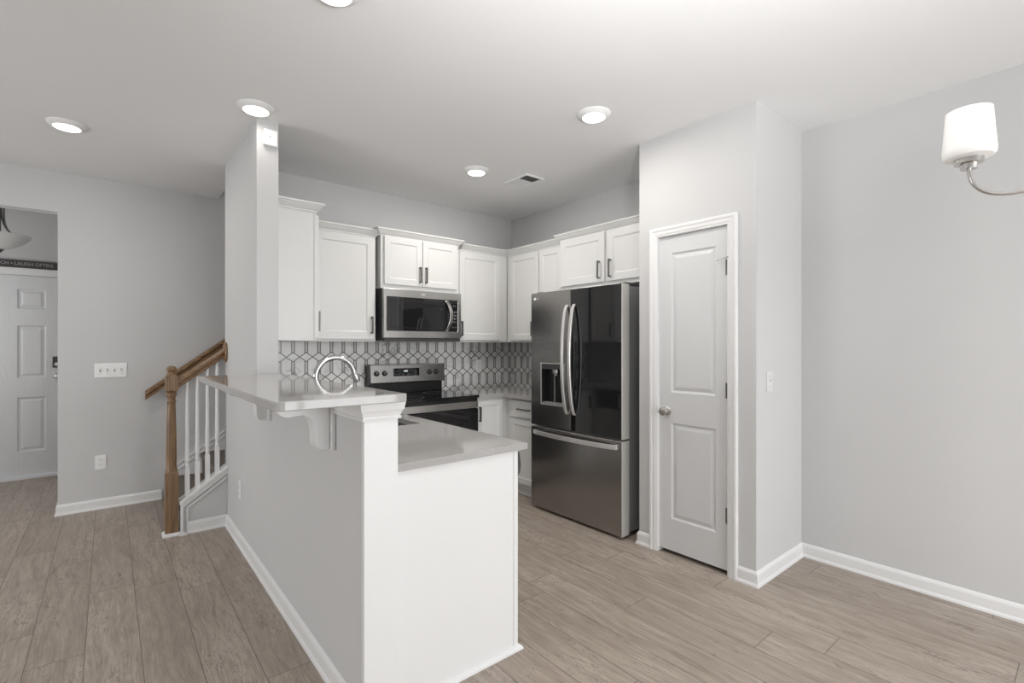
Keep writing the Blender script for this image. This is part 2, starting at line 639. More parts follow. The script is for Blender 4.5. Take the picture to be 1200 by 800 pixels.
def window_frame(name, mp, a0, a1, z0, z1, h0, h1, mids, mid_z=None):
    bm = B()
    g = 0.06
    us = sorted([a0, a0 + g, a1 - g, a1] + [c + s for c in mids for s in (-0.03, 0.03)])
    zs = sorted([z0, z0 + g, z1 - g, z1] + ([mid_z - 0.025, mid_z + 0.025] if mid_z else []))
    def filled(u, v):
        if u < a0 + g or u > a1 - g or v < z0 + g or v > z1 - g: return True
        return any(abs(u - c) < 0.03 for c in mids) or (mid_z is not None and abs(v - mid_z) < 0.025)
    cells(bm, us, zs, filled, h0, h1, mp)
    return struct(name, bm, 'vinyl')


window_frame('window_1', XZ, 0.45, 3.05, 0.0, 2.15, -2.9, -2.84, [1.75])
window_frame('window_2', XZ, -2.9, -0.9, 0.75, 2.25, -2.9, -2.84, [-1.9], 1.5)
window_frame('window_3', YZ, 1.9, 3.9, 0.35, 1.75, -3.70, -3.64, [2.9], 1.05)

# baseboards with a shoe moulding
BASE = [(0, 0), (0.020, 0), (0.019, 0.010), (0.014, 0.018), (0.012, 0.020), (0.012, 0.066), (0.009, 0.076), (0.004, 0.083), (0, 0.085)]


def baseboard(name, path, side):
    return struct(name, sweep(B(), path, BASE, side, XY), 'trim')


baseboard('baseboard_right', [(3.44, -2.8), (3.44, 1.235), (2.795, 1.235), (2.795, 1.335)], 1)
baseboard('baseboard_pantry', [(2.795, 1.926), (2.795, 2.015), (2.86, 2.015)], 1)
baseboard('baseboard_left', [(-0.312, 5.40), (-0.312, 5.28), (0.36, 5.28)], -1)
baseboard('baseboard_peninsula', [(0.688, 1.668), (0.688, 4.19), (0.432, 4.19)], 1)
baseboard('baseboard_living', [(-1.5, 5.28), (-3.6, 5.28), (-3.6, -2.8), (0.45, -2.8)], 1)
baseboard('baseboard_entry', [(-0.27, 6.99), (0.38, 6.99), (0.38, 5.40), (-0.312, 5.40)], -1)

# ------------------------------------------------------------------ pantry door and front door
CASE = [(0.0, 0), (0.0, 0.010), (0.004, 0.013), (0.012, 0.013), (0.016, 0.016), (0.036, 0.017), (0.042, 0.021), (0.054, 0.021), (0.060, 0.016), (0.060, 0)]
bm = sweep(B(), [(1.336 + 0.06, 0), (1.396, 2.058), (1.866, 2.058), (1.866, 0)], CASE, 1, lambda a, b, h: (2.795 - h, a, b))
struct('trim_pantry_door', bm, 'trim')
bm = sweep(B(), [(1.385, 0), (1.385, 2.068), (1.875, 2.068), (1.875, 0)], [(-0.011, 0.0), (-0.011, 0.10), (0, 0.10), (0, 0.0)], 1, lambda a, b, h: (2.795 + h, a, b))
struct('trim_pantry_jamb', bm, 'trim')

PR = [(0.006, 0.006), (0.014, 0.009), (0.034, 0.003), (0.038, 0.002)]
f = face_west(2.803, 1.863, 0.026)
d1 = struct('door_1', panelled(B(), f, 0.464, 2.028, 0.035, [(0.088, 0.388, 0.205, 0.824), (0.088, 0.388, 1.022, 1.920)], PR), 'door')
bm = B()
lathe(bm, (2.803, 1.805, 0.925), [(0.0, 0.0), (0.030, 0.0), (0.030, 0.004), (0.026, 0.008), (0.012, 0.011), (0.010, 0.028), (0.018, 0.034), (0.026, 0.042), (0.028, 0.050), (0.025, 0.059), (0.014, 0.065), (0.0, 0.066)], 28, (-1, 0, 0))
obj('door_knob', bm, 'nickel', d1, smooth=True)
for z in (0.305, 1.04, 1.765):
    bm = B()
    tube(bm, [(2.793, 1.3965, z), (2.793, 1.3965, z + 0.09)], 0.008, 10)
    tube(bm, [(2.796, 1.3955, z - 0.005), (2.796, 1.3955, z)], 0.0045, 10)
    tube(bm, [(2.796, 1.3955, z + 0.09), (2.796, 1.3955, z + 0.096)], 0.0045, 10)
    box(bm, 2.800, 2.8035, 1.398, 1.414, z, z + 0.09)
    hg = obj('hinge', bm, 'pull', d1)
    if z > 1.7:
        bm = B()
        tube(bm, [(2.794, 1.396, z + 0.098), (2.794, 1.396, z + 0.104)], 0.010, 12)
        tube(bm, [(2.792, 1.397, z + 0.101), (2.782, 1.452, z + 0.095)], 0.003, 8)
        tube(bm, [(2.782, 1.452, z + 0.095), (2.7815, 1.458, z + 0.0945)], 0.007, 10)
        tube(bm, [(2.793, 1.396, z + 0.101), (2.780, 1.390, z + 0.101)], 0.0035, 8)
        obj('hinge_pin_stop', bm, 'nickel', hg)

f = face_front(-1.27, 6.985, 0.03)
cols = [(0.14, 0.353), (0.557, 0.770)]
rows_ = [(0.24, 0.793), (0.99, 1.524), (1.693, 1.894)]
d2 = struct('door_2', panelled(B(), f, 0.91, 2.03, 0.045, [(a, b, c, d) for (a, b) in cols for (c, d) in rows_], [(0.010, 0.012), (0.022, 0.013), (0.042, 0.003)]), 'frontdoor')
bm = lathe(B(), (-0.42, 6.985, 1.03), [(0, 0), (0.032, 0), (0.032, 0.006), (0.012, 0.012), (0.011, 0.03), (0.026, 0.042), (0.029, 0.054), (0.022, 0.066), (0, 0.068)], 24, (0, -1, 0))
obj('door_knob', bm, 'nickel', d2, smooth=True)
bm = bx(-0.452, -0.388, 6.963, 6.985, 1.12, 1.235)
dl = obj('deadbolt', bm, 'darkgrey', d2, 0.004)
obj('thumb_turn', lathe(B(), (-0.42, 6.963, 1.155), [(0, 0), (0.022, 0), (0.020, 0.012), (0.008, 0.014), (0.008, 0.024), (0, 0.024)], 20, (0, -1, 0)), 'nickel', dl, smooth=True)
struct('trim_front_door_sill', bx(-1.275, -0.355, 6.93, 7.10, 0.0, 0.022), 'trim')
bm = sweep(B(), [(-1.275, 0), (-1.275, 2.065), (-0.355, 2.065), (-0.355, 0)], [(0, 0), (0, 0.014), (0.05, 0.02), (0.07, 0.02), (0.07, 0)], 1, lambda a, b, h: (a, 6.99 - h, b))
struct('trim_front_door', bm, 'trim')

# ------------------------------------------------------------------ kitchen cabinets
DOOR_RINGS = [(0.004, 0.004), (0.009, 0.007)]


def pull(fr, u, v, length, vertical, parent):
    """square bar pull standing on two posts"""
    bm = B()
    h, w, so = length / 2, 0.0065, 0.030
    if vertical:
        fbox(bm, fr, u - w, u + w, v - h, v + h, so - 0.010, so)
        for s in (-1, 1): fbox(bm, fr, u - w, u + w, v + s * (h - 0.006) - w, v + s * (h - 0.006) + w, -0.001, so - 0.010)
    else:
        fbox(bm, fr, u - h, u + h, v - w, v + w, so - 0.010, so)
        for s in (-1, 1): fbox(bm, fr, u + s * (h - 0.006) - w, u + s * (h - 0.006) + w, v - w, v + w, -0.001, so - 0.010)
    return obj('handle', bm, 'pull', parent, 0.0012, seg=1)


def cab_door(parent, fr, u0, u1, v0, v1, handle=None, stile=0.055, name='door'):
    """shaker door; fr's n = 0 is the carcass front, the door stands 19 mm proud"""
    g = Fr(fr(u0, v0, 0.0195), fr.u, fr.n)
    w, h = u1 - u0, v1 - v0
    st = min(stile, h * 0.3)
    d = obj(name, panelled(B(), g, w, h, 0.019, [(stile, w - stile, st, h - st)] if name == 'door' else [], DOOR_RINGS), 'cab', parent, 0.0015, seg=1)
    if handle:
        hu, hv, L, vert = handle
        pull(Fr(fr(0, 0, 0.0195), fr.u, fr.n), hu, hv, L, vert, d)
    return d


CROWN = [(0, 0), (0.006, 0), (0.008, 0.010), (0.016, 0.014), (0.034, 0.036), (0.038, 0.044), (0.046, 0.046), (0.047, 0.058), (0, 0.058)]


def crown(parent, path, side, z):
    return obj('crown_moulding', sweep(B(), path, [(o, z + h) for (o, h) in CROWN], side, XY), 'cab', parent)


GU = 'white wall cabinets around the kitchen'
# wing wall cabinet, facing the range side
r = thing('wall_cabinet', 'white wall cabinet on the wing wall, its plain side panel towards the bar', 'cabinet', (0.96, 3.62, 1.383), GU)
obj('carcass', bx(0.811, 1.083, 3.44, 3.815, 1.383, 2.262), 'cab', r, 0.001)
obj('face_frame', bx(1.0845, 1.098, 3.438, 3.815, 1.383, 2.262), 'cab', r, 0.001)
f = face_east(1.0985, 3.44, 1.383)
cab_door(r, f, 0.006, 0.369, 0.018, 0.862, (0.066, 0.138, 0.14, True))
crown(r, [(0.811, 3.44), (1.098, 3.44), (1.098, 3.775)], -1, 2.262)

r = thing('wall_cabinet', 'white single-door wall cabinet left of the microwave', 'cabinet', (1.4, 3.99, 1.383), GU)
obj('carcass', bx(1.12, 1.704, 3.84, 4.149, 1.383, 2.252), 'cab', r, 0.001)
f = face_front(1.12, 3.84, 1.383)
cab_door(r, f, 0.075, 0.568, 0.018, 0.852, (0.542, 0.135, 0.138, True), 0.06)
crown(r, [(1.151, 3.84), (1.704, 3.84), (1.704, 4.149)], -1, 2.246)

r = thing('wall_cabinet', 'short white two-door wall cabinet directly above the microwave', 'cabinet', (2.11, 3.97, 1.826), GU)
obj('carcass', bx(1.733, 2.492, 3.80, 4.149, 1.826, 2.27), 'cab', r, 0.001)
f = face_front(1.733, 3.80, 1.826)
cab_door(r, f, 0.026, 0.378, 0.036, 0.434, (0.352, 0.135, 0.138, True), 0.05)
cab_door(r, f, 0.384, 0.734, 0.036, 0.434, (0.410, 0.135, 0.138, True), 0.05)
crown(r, [(1.733, 4.149), (1.733, 3.80), (2.492, 3.80), (2.492, 4.149)], -1, 2.262)

r = thing('wall_cabinet', 'white single-door corner wall cabinet right of the microwave', 'cabinet', (2.95, 3.99, 1.383), GU)
obj('carcass', bx(2.497, 3.105, 3.84, 4.149, 1.383, 2.252), 'cab', r, 0.001)
f = face_front(2.497, 3.84, 1.383)
cab_door(r, f, 0.028, 0.512, 0.018, 0.852, (0.044, 0.125, 0.138, True), 0.06)
crown(r, [(2.54, 3.84), (3.1095, 3.84)], -1, 2.246)

r = thing('wall_cabinet', 'white two-door wall cabinet on the side wall between corner and refrigerator', 'cabinet', (3.26, 3.44, 1.383), GU)
obj('carcass', bx(3.11, 3.419, 3.042, 3.838, 1.383, 2.252), 'cab', r, 0.001)
f = face_west(3.11, 3.838, 1.383)
cab_door(r, f, 0.068, 0.482, 0.018, 0.852, (0.409, 0.125, 0.138, True), 0.055)
cab_door(r, f, 0.492, 0.790, 0.018, 0.852, None, 0.055)
crown(r, [(3.11, 3.8395), (3.11, 3.0375)], -1, 2.246)

r = thing('wall_cabinet', 'short white two-door wall cabinet above the refrigerator', 'cabinet', (3.25, 2.53, 1.83), GU)
obj('carcass', bx(3.07, 3.419, 2.018, 3.037, 1.83, 2.27), 'cab', r, 0.001)
f = face_west(3.07, 3.037, 1.83)
cab_door(r, f, 0.008, 0.500, 0.032, 0.430, (0.452, 0.13, 0.142, True), 0.058)
cab_door(r, f, 0.526, 1.012, 0.032, 0.430, (0.566, 0.13, 0.142, True), 0.058)
crown(r, [(3.419, 3.037), (3.07, 3.037), (3.07, 2.018)], -1, 2.262)

GB = 'white base cabinets'
r = thing('base_cabinet', 'white base cabinet door just right of the range', 'cabinet', (2.66, 3.85, 0), GB)
bm = B()
box(bm, 2.500, 2.856, 3.535, 4.139, 0.10, 0.876)
box(bm, 2.500, 2.856, 3.60, 4.139, 0.0, 0.10)
obj('carcass', bm, 'cab', r)
f = face_front(2.500, 3.535, 0)
cab_door(r, f, 0.008, 0.292, 0.118, 0.858, (0.030, 0.742, 0.13, True), 0.045)

r = thing('base_cabinet', 'white base cabinet with drawer over door left of the refrigerator', 'cabinet', (3.13, 3.32, 0), GB)
bm = B()
box(bm, 2.857, 3.419, 3.062, 4.139, 0.10, 0.876)
box(bm, 2.905, 3.419, 3.062, 3.60, 0.0, 0.10)
obj('carcass', bm, 'cab', r)
f = face_west(2.857, 3.535, 0)
cab_door(r, f, 0.070, 0.466, 0.705, 0.855, (0.272, 0.782, 0.16, False), 0.04, name='drawer')
cab_door(r, f, 0.070, 0.466, 0.118, 0.688, None, 0.05)
obj('toe_moulding', bx(2.890, 2.904, 3.062, 3.52, 0.0, 0.022), 'trim', r, 0.004)

r = thing('base_cabinet', 'white peninsula base cabinet with a flat end panel below the counter', 'cabinet', (1.1, 2.0, 0), GB)
bm = B()
cells(bm, [0.824, 1.398], [2.30, 3.535], lambda a, b: True, 0.10, 0.68, XY)
box(bm, 0.824, 1.33, 2.30, 3.535, 0.0, 0.10)
obj('carcass', bm, 'cab', r)
obj('end_panel', bx(0.8125, 1.404, 1.662, 1.682, 0.0, 0.884), 'trim', r)
obj('end_stile', bx(1.382, 1.405, 1.659, 1.6618, 0.0, 0.884), 'trim', r, 0.0008)
bm = sweep(B(), [(0.815, 1.6615), (1.4055, 1.6615), (1.4055, 1.69)], [(0, 0), (0.019, 0), (0.018, 0.008), (0.012, 0.016), (0.004, 0.020), (0, 0.020)], -1, XY)
obj('shoe_moulding', bm, 'trim', r)
f = face_east(1.3985, 2.30, 0)
for a, b in ((0.03, 0.45), (0.46, 0.88)):
    cab_door(r, f, a, b, 0.118, 0.66, (b - 0.05 if a < 0.1 else a + 0.05, 0.57, 0.138, True), 0.05)
    cab_door(r, f, a, b, 0.70, 0.855, None, 0.04, name='drawer')
obj('back_panel', bx(0.812, 0.823, 2.30, 3.535, 0.0, 0.876), 'cab', r)

r = thing('base_cabinet', 'white corner base cabinet left of the range', 'cabinet', (1.3, 3.85, 0), GB)
bm = B()
box(bm, 0.824, 1.724, 3.537, 4.139, 0.10, 0.876)
box(bm, 0.824, 1.724, 3.60, 4.139, 0.0, 0.10)
obj('carcass', bm, 'cab', r)
f = face_front(0.824, 3.537, 0)
cab_door(r, f, 0.62, 0.89, 0.118, 0.858, (0.66, 0.742, 0.13, True), 0.045)

# dishwasher under the peninsula counter
r = thing('dishwasher', 'dishwasher under the peninsula counter showing its dark bowed handle', 'dishwasher', (1.12, 1.99, 0))
obj('tub', bx(0.84, 1.385, 1.692, 2.29, 0.02, 0.872), 'midgrey', r)
dd = obj('door', bx(1.386, 1.412, 1.695, 2.288, 0.11, 0.872), 'steel_side', r, 0.003)
pts = [(1.412, 0.868), (1.447, 0.866), (1.452, 0.855), (1.457, 0.82), (1.459, 0.80), (1.455, 0.775), (1.447, 0.757), (1.437, 0.752), (1.412, 0.752)]
obj('handle', prism(B(), pts, 1.70, 2.28, XZ), 'darkgrey', dd, 0.002)

# ------------------------------------------------------------------ counters, bar, backsplash
bm = B()
xs, ys = [0.812, 0.95, 1.35, 1.451, 1.728], [1.645, 2.44, 3.18, 3.50, 4.139]
cells(bm, xs, ys, lambda x, y: (x < 1.451 or y > 3.50) and not (0.95 < x < 1.35 and 2.44 < y < 3.18), 0.885, 0.914, XY)
tag(obj('countertop', bm, 'quartz', None, 0.002), 'L-shaped grey quartz countertop of the peninsula, holding the sink', 'countertop')
bm = prism(B(), [(2.496, 3.505), (2.80, 3.505), (2.80, 3.062), (3.418, 3.062), (3.418, 4.139), (2.496, 4.139)], 0.877, 0.914, XY)
tag(obj('countertop', bm, 'quartz', None, 0.002), 'grey quartz corner countertop between the range and the refrigerator', 'countertop')


def rounded(x0, x1, y0, y1, rs, n=6):
    out = []
    for (cx, cy, a0, r_) in ((x0, y0, 180, rs[0]), (x1, y0, 270, rs[1]), (x1, y1, 0, rs[2]), (x0, y1, 90, rs[3])):
        if r_ == 0:
            out.append((cx, cy))
            continue
        mx = cx + r_ if cx == x0 else cx - r_
        my = cy + r_ if cy == y0 else cy - r_
        for k in range(n + 1):
            t = math.radians(a0 + 90 * k / n)
            out.append((mx + r_ * math.cos(t), my + r_ * math.sin(t)))
    return out


bm = prism(B(), rounded(0.386, 0.826, 1.592, 3.249, (0.03, 0.004, 0, 0.01)), 1.148, 1.178, XY)
tag(obj('bar_top', bm, 'quartz', None, 0.003), 'raised grey quartz bar top overhanging the half wall on corbels', 'bar top')

struct('wall_backsplash_stove', bx(0.811, 3.411, 4.1405, 4.1499, 0.914, 1.383), 'tile_x')
struct('wall_backsplash_side', bx(3.4105, 3.4199, 3.042, 4.1403, 0.914, 1.383), 'tile_y')

# half wall end cap and its crown under the bar
struct('trim_end_cap', bx(0.684, 0.8122, 1.634, 1.655, 0.0, 1.146), 'trim', 0.0015)
HC = [(0, 1.086), (0.008, 1.086), (0.010, 1.094), (0.006, 1.098), (0.008, 1.104), (0.011, 1.112), (0.017, 1.122), (0.020, 1.138), (0.021, 1.1465), (0, 1.1465)]
struct('trim_bar_crown', sweep(B(), [(0.684, 1.913), (0.684, 1.634), (0.812, 1.634), (0.812, 1.66)], HC, -1, XY), 'trim')
struct('trim_bar_crown_middle', sweep(B(), [(0.688, 2.893), (0.688, 2.039)], HC, -1, XY), 'trim')
struct('trim_bar_crown_far', sweep(B(), [(0.688, 3.249), (0.688, 3.019)], HC, -1, XY), 'trim')

CORB = [(0.670, 1.1465), (0.470, 1.1465), (0.470, 1.128), (0.474, 1.108), (0.486, 1.092), (0.503, 1.083), (0.522, 1.080), (0.545, 1.083), (0.570, 1.084),
        (0.590, 1.076), (0.604, 1.060), (0.612, 1.040), (0.616, 1.010), (0.617, 0.972), (0.622, 0.956), (0.632, 0.946), (0.646, 0.942), (0.670, 0.942)]


def corbel(y, label):
    r = thing('corbel', label, 'corbel', (0.6, y + 0.10, 0.94), 'corbels under the bar top')
    obj('bracket', prism(B(), CORB, y + 0.022, y + 0.100, XZ), 'trim', r, 0.002)
    obj('back_plate', bx(0.670, 0.6875, y, y + 0.122, 0.940, 1.1465), 'trim', r, 0.003)
    return r


corbel(1.915, 'white scrolled corbel nearest the end of the bar, fully in view')
corbel(2.895, 'white corbel under the bar near the wing wall, mostly hidden by the bar edge')

# sink and faucet
r = thing('sink', 'stainless undermount sink set in the peninsula countertop', 'sink', (1.15, 2.81, 0.70))
bm = B()
x0, x1, y0, y1, zt, zb = 0.953, 1.347, 2.443, 3.177, 0.884, 0.70
for q in ([(x0, y0, zt), (x1, y0, zt), (x1, y0, zb), (x0, y0, zb)], [(x0, y1, zt), (x1, y1, zt), (x1, y1, zb), (x0, y1, zb)],
          [(x0, y0, zt), (x0, y1, zt), (x0, y1, zb), (x0, y0, zb)], [(x1, y0, zt), (x1, y1, zt), (x1, y1, zb), (x1, y0, zb)],
          [(x0, y0, zb), (x1, y0, zb), (x1, y1, zb), (x0, y1, zb)]): quad(bm, q)
o = obj('bowl', bm, 'steel', r)
so = o.modifiers.new('gauge', 'SOLIDIFY'); so.thickness = 0.0015
obj('drain', lathe(B(), (1.15, 2.81, 0.702), [(0, 0), (0.045, 0), (0.042, 0.004), (0.03, 0.002), (0, 0.002)], 24), 'chrome', r, smooth=True)

r = thing('faucet', 'chrome gooseneck pull-down faucet behind the bar top', 'faucet', (0.885, 2.78, 0.914))
obj('base', lathe(B(), (0.885, 2.78, 0.914), [(0, 0), (0.028, 0), (0.028, 0.006), (0.024, 0.012), (0.022, 0.09), (0.016, 0.098), (0, 0.098)], 24), 'chrome', r, smooth=True)
arc = [(0.885, 2.78, 1.01), (0.885, 2.78, 1.10)] + [(0.995 - 0.110 * math.cos(t), 2.78, 1.172 + 0.110 * math.sin(t)) for t in [math.pi * k / 24 for k in range(0, 23)]]
obj('spout', tube(B(), arc, 0.0155, 18), 'chrome', r, smooth=True)
e = Vector(arc[-1]); dr = (e - Vector(arc[-2])).normalized()
obj('spray_head', tube(B(), [e, e + dr * 0.012, e + dr * 0.02, e + dr * 0.05, e + dr * 0.066], [0.0155, 0.0165, 0.0195, 0.0205, 0.0175], 18), 'chrome', r, smooth=True)
obj('lever', tube(B(), [(0.885, 2.80, 0.975), (0.885, 2.825, 0.98), (0.885, 2.87, 1.02)], [0.012, 0.009, 0.006], 12), 'chrome', r, smooth=True)

# ------------------------------------------------------------------ range
r = thing('range', 'freestanding stainless electric range with black glass cooktop', 'stove', (2.112, 3.8, 0))
obj('body', bx(1.734, 2.490, 3.50, 4.12, 0.03, 0.895), 'black', r)
obj('cooktop', bx(1.731, 2.493, 3.462, 4.075, 0.8955, 0.920), 'blackglass', r, 0.004)
ct = bpy.context.scene.objects['cooktop']
for (cx, cy, rr) in ((1.93, 3.63, 0.10), (2.30, 3.63, 0.075), (1.93, 3.90, 0.075), (2.30, 3.90, 0.10)):
    bm = B()
    lathe(bm, (cx, cy, 0.9203), [(rr - 0.002, 0), (rr, 0), (rr, 0.0003), (rr - 0.002, 0.0003), (rr - 0.002, 0)], 40, cap=False)
    obj('burner_ring', bm, 'midgrey', ct)
obj('front_trim', bx(1.734, 2.490, 3.476, 3.4995, 0.808, 0.866), 'steel', r, 0.003)
obj('trim_gap', bx(1.736, 2.488, 3.485, 3.4995, 0.867, 0.8950), 'black', r)
od = obj('oven_door', bx(1.736, 2.488, 3.472, 3.4995, 0.24, 0.802), 'blackglass', r, 0.003)
bm = B()
cells(bm, [1.88, 1.89, 2.334, 2.344], [0.36, 0.37, 0.69, 0.70], lambda u, v: not (1.89 < u < 2.334 and 0.37 < v < 0.69), 3.4708, 3.4719, XZ)
obj('window_border', bm, 'black', od)
obj('drawer', bx(1.736, 2.488, 3.474, 3.4995, 0.06, 0.232), 'steel', r, 0.003)
bg = obj('backguard', bx(1.742, 2.482, 4.066, 4.135, 0.9205, 1.172), 'black', r, 0.003)
bm = B()
prism(bm, [(4.064, 1.014), (4.038, 1.020), (4.050, 1.178), (4.064, 1.182)], 1.752, 2.484, YZ)
pn = obj('control_panel', bm, 'steel', bg, 0.003)
bm = prism(B(), [(4.066, 1.006), (4.040, 1.012), (4.046, 1.180), (4.066, 1.184)], 1.729, 1.7515, YZ)
obj('end_cap', bm, 'darkgrey', bg, 0.002)
obj('end_cap', prism(B(), [(4.066, 1.010), (4.042, 1.016), (4.050, 1.178), (4.066, 1.182)], 2.4845, 2.496, YZ), 'darkgrey', bg, 0.002)
nn = Vector((0, -0.158, -0.012)).normalized()
nn = Vector((0, -0.997, 0.0757))
for kx in (1.805, 1.880, 2.330, 2.402):
    c = Vector((kx, 4.0445, 1.103))
    bm = lathe(B(), c, [(0, 0), (0.024, 0), (0.024, 0.005), (0.019, 0.008), (0.017, 0.024), (0.014, 0.026), (0, 0.026)], 24, nn)
    kb = obj('knob', bm, 'black', pn, smooth=True)
    obj('pointer', bx(kx - 0.0018, kx + 0.0018, c.y - 0.031, c.y - 0.022, 1.103, 1.122), 'nickel', kb)
dp = obj('display', prism(B(), [(4.0435, 1.074), (4.0395, 1.074), (4.0445, 1.144), (4.0485, 1.144)], 1.965, 2.225, YZ), 'blackglass', pn, 0.001)
text('clock_digits', '8:88', 0.022, (2.085, 4.0415, 1.118), (math.pi / 2 - 0.075, 0, 0), 'display', dp)
for (tx, tz, bdy) in ((2.185, 1.120, '1 2 3'), (2.185, 1.100, '4 5 6'), (2.185, 1.082, '7 8 9'), (2.06, 1.088, 'OFF'), (2.115, 1.088, 'START'), (2.0, 1.118, 'BAKE'), (2.0, 1.092, 'BROIL')):
    text('key_print', bdy, 0.011, (tx, 4.0405 - 0.0 if tz > 1.1 else 4.0390, tz), (math.pi / 2 - 0.075, 0, 0), 'signtext', dp)

# ------------------------------------------------------------------ microwave
r = thing('microwave', 'stainless over-the-range microwave with black glass door', 'microwave', (2.112, 3.94, 1.39))
obj('casing', bx(1.736, 2.488, 3.78, 4.138, 1.392, 1.822), 'darkgrey', r)
obj('vent_grille', bx(1.740, 2.484, 3.752, 3.7795, 1.386, 1.412), 'darkgrey', r, 0.002)
fr = obj('front_frame', panelled(B(), face_front(1.736, 3.742, 1.414), 0.752, 0.407, 0.037, [(0.022, 0.716, 0.058, 0.342)], [(0.002, 0.003)]), 'steel', r, 0.002)
dg = obj('door_glass', bx(1.762, 2.344, 3.7405, 3.7445, 1.475, 1.753), 'blackglass', fr, 0.001)
bm = B()
cells(bm, [1.792, 1.797, 2.285, 2.29], [1.497, 1.502, 1.722, 1.727], lambda u, v: not (1.797 < u < 2.285 and 1.502 < v < 1.722), 3.7396, 3.7404, XZ)
obj('window_border', bm, 'black', dg)
kp = obj('keypad', bx(2.352, 2.449, 3.7405, 3.7445, 1.475, 1.753), 'blackglass', fr, 0.001)
for i, rowtxt in enumerate(('1 2 3', '4 5 6', '7 8 9', '- 0 +')):
    text('key_print', rowtxt, 0.021, (2.413, 3.7400, 1.650 - i * 0.030), ROT_FRONT, 'signtext', kp)
text('key_print', 'o o', 0.020, (2.413, 3.7400, 1.708), ROT_FRONT, 'signtext', kp)
text('key_print', 'o   o', 0.022, (2.413, 3.7400, 1.515), ROT_FRONT, 'signtext', kp)
text('maker_mark', 'LG', 0.03, (2.10, 3.7415, 1.790), ROT_FRONT, 'white', fr, 0.0005)
pts = [(2.333 + 0.035 * math.sin(math.pi * t) - 0.004, 3.7405 - 0.004 - 0.032 * math.sin(math.pi * t) ** 0.6, 1.752 - 0.276 * t) for t in [k / 16 for k in range(17)]]
bm = B()
rows = []
for (x, y, z) in pts:
    rows.append([bm.verts.new(p) for p in ((x - 0.016, y, z), (x + 0.016, y, z), (x + 0.016, y + 0.009, z), (x - 0.016, y + 0.009, z))])
for a, b in zip(rows[:-1], rows[1:]):
    for k in range(4): bm.faces.new([a[k], a[(k + 1) % 4], b[(k + 1) % 4], b[k]])
bm.faces.new(rows[0]); bm.faces.new(rows[-1])
obj('handle', bm, 'nickel', dg, 0.002)

# ------------------------------------------------------------------ refrigerator
r = thing('refrigerator', 'stainless french-door refrigerator with black glass right door and ice dispenser', 'refrigerator', (3.07, 2.58, 0))
FX = 2.73
obj('cabinet_body', bx(2.828, 3.405, 2.128, 3.037, 0.03, 1.772), 'midgrey', r, 0.004)
for y in (2.2, 2.95): obj('foot', tube(B(), [(2.80, y, 0.0), (2.80, y, 0.04)], 0.022, 14), 'darkgrey', r)
obj('hinge_cover', bx(2.79, 2.90, 2.126, 2.18, 1.7725, 1.797), 'darkgrey', r, 0.004)
obj('hinge_cover', bx(2.79, 2.90, 2.985, 3.04, 1.7725, 1.797), 'darkgrey', r, 0.004)
# left door with the dispenser opening
f = face_west(FX, 3.050, 0.695)
ld = obj('door', panelled(B(), f, 0.450, 1.088, 0.088, [(0.118, 0.388, 0.176, 0.516)], [(0.0001, 0.058)]), 'steel_y', r, 0.003)
g = face_west(FX, 2.932, 0.871)
bm = B()
W, H, t = 0.268, 0.338, 0.003
dsp = B()
cells(dsp, [0.001, 0.008, W - 0.007, W + 0.001], [0.001, 0.008, H - 0.007, H + 0.001], lambda u, v: not (0.008 < u < W - 0.007 and 0.008 < v < H - 0.007), -0.0, 0.0025, lambda a, b, h: g(a, b, h))
dz = obj('dispenser', dsp, 'steel_side', ld)
bm = B()
fbox(bm, g, 0.009, W - 0.008, 0.009, H - 0.008, -0.0575, -0.055)
fbox(bm, g, 0.009, 0.014, 0.009, H - 0.008, -0.055, -0.001)
fbox(bm, g, W - 0.013, W - 0.008, 0.009, H - 0.008, -0.055, -0.001)
fbox(bm, g, 0.0145, W - 0.0135, H - 0.015, H - 0.009, -0.055, -0.001)
obj('recess_liner', bm, 'black', dz)
bm = B()
fbox(bm, g, 0.0145, W - 0.0135, H - 0.050, H - 0.0155, -0.054, 0.001)
obj('touch_panel', bm, 'darkgrey', dz, 0.002)
bm = B()
fbox(bm, g, 0.0145, W - 0.0135, 0.0095, 0.020, -0.054, 0.0)
obj('drip_tray', bm, 'midgrey', dz, 0.001)
bm = B()
c = g(0.150, 0.0, -0.026)
lathe(bm, (c.x, c.y, g(0, H - 0.0505).z), [(0, 0), (0.030, 0), (0.028, -0.030), (0.020, -0.034), (0.018, -0.048), (0.010, -0.052), (0, -0.052)], 20)
obj('nozzle', bm, 'nickel', dz, smooth=True)
bm = B()
fbox(bm, g, 0.108, 0.117, 0.021, H - 0.06, -0.054, -0.044)
obj('paddle', bm, 'midgrey', dz, 0.002)
# badge: small disc and letters
bm = lathe(B(), (FX - 0.0001, 3.004, 1.735), [(0, 0), (0.012, 0), (0.012, 0.0015), (0, 0.0015)], 20, (-1, 0, 0))
bd = obj('badge', bm, 'white', ld)
text('maker_mark', 'LG', 0.024, (FX - 0.001, 2.973, 1.735), ROT_WEST, 'steel_side', bd, 0.0006)
# right door: steel shell with a black glass face
f = face_west(FX + 0.004, 2.595, 0.695)
rd = obj('door', panelled(B(), f, 0.480, 1.088, 0.084, [], []), 'steel_side', r, 0.003)
obj('glass_face', bx(FX, FX + 0.0039, 2.118, 2.592, 0.698, 1.780), 'blackglass', rd, 0.0015)
# freezer drawer
f = face_west(FX + 0.004, 3.050, 0.022)
fd = obj('freezer_drawer', panelled(B(), f, 0.935, 0.660, 0.084, [], []), 'steel_side', r, 0.003)
obj('front_skin', bx(FX, FX + 0.0039, 2.1165, 3.0485, 0.024, 0.680), 'steel_y', fd, 0.0015)



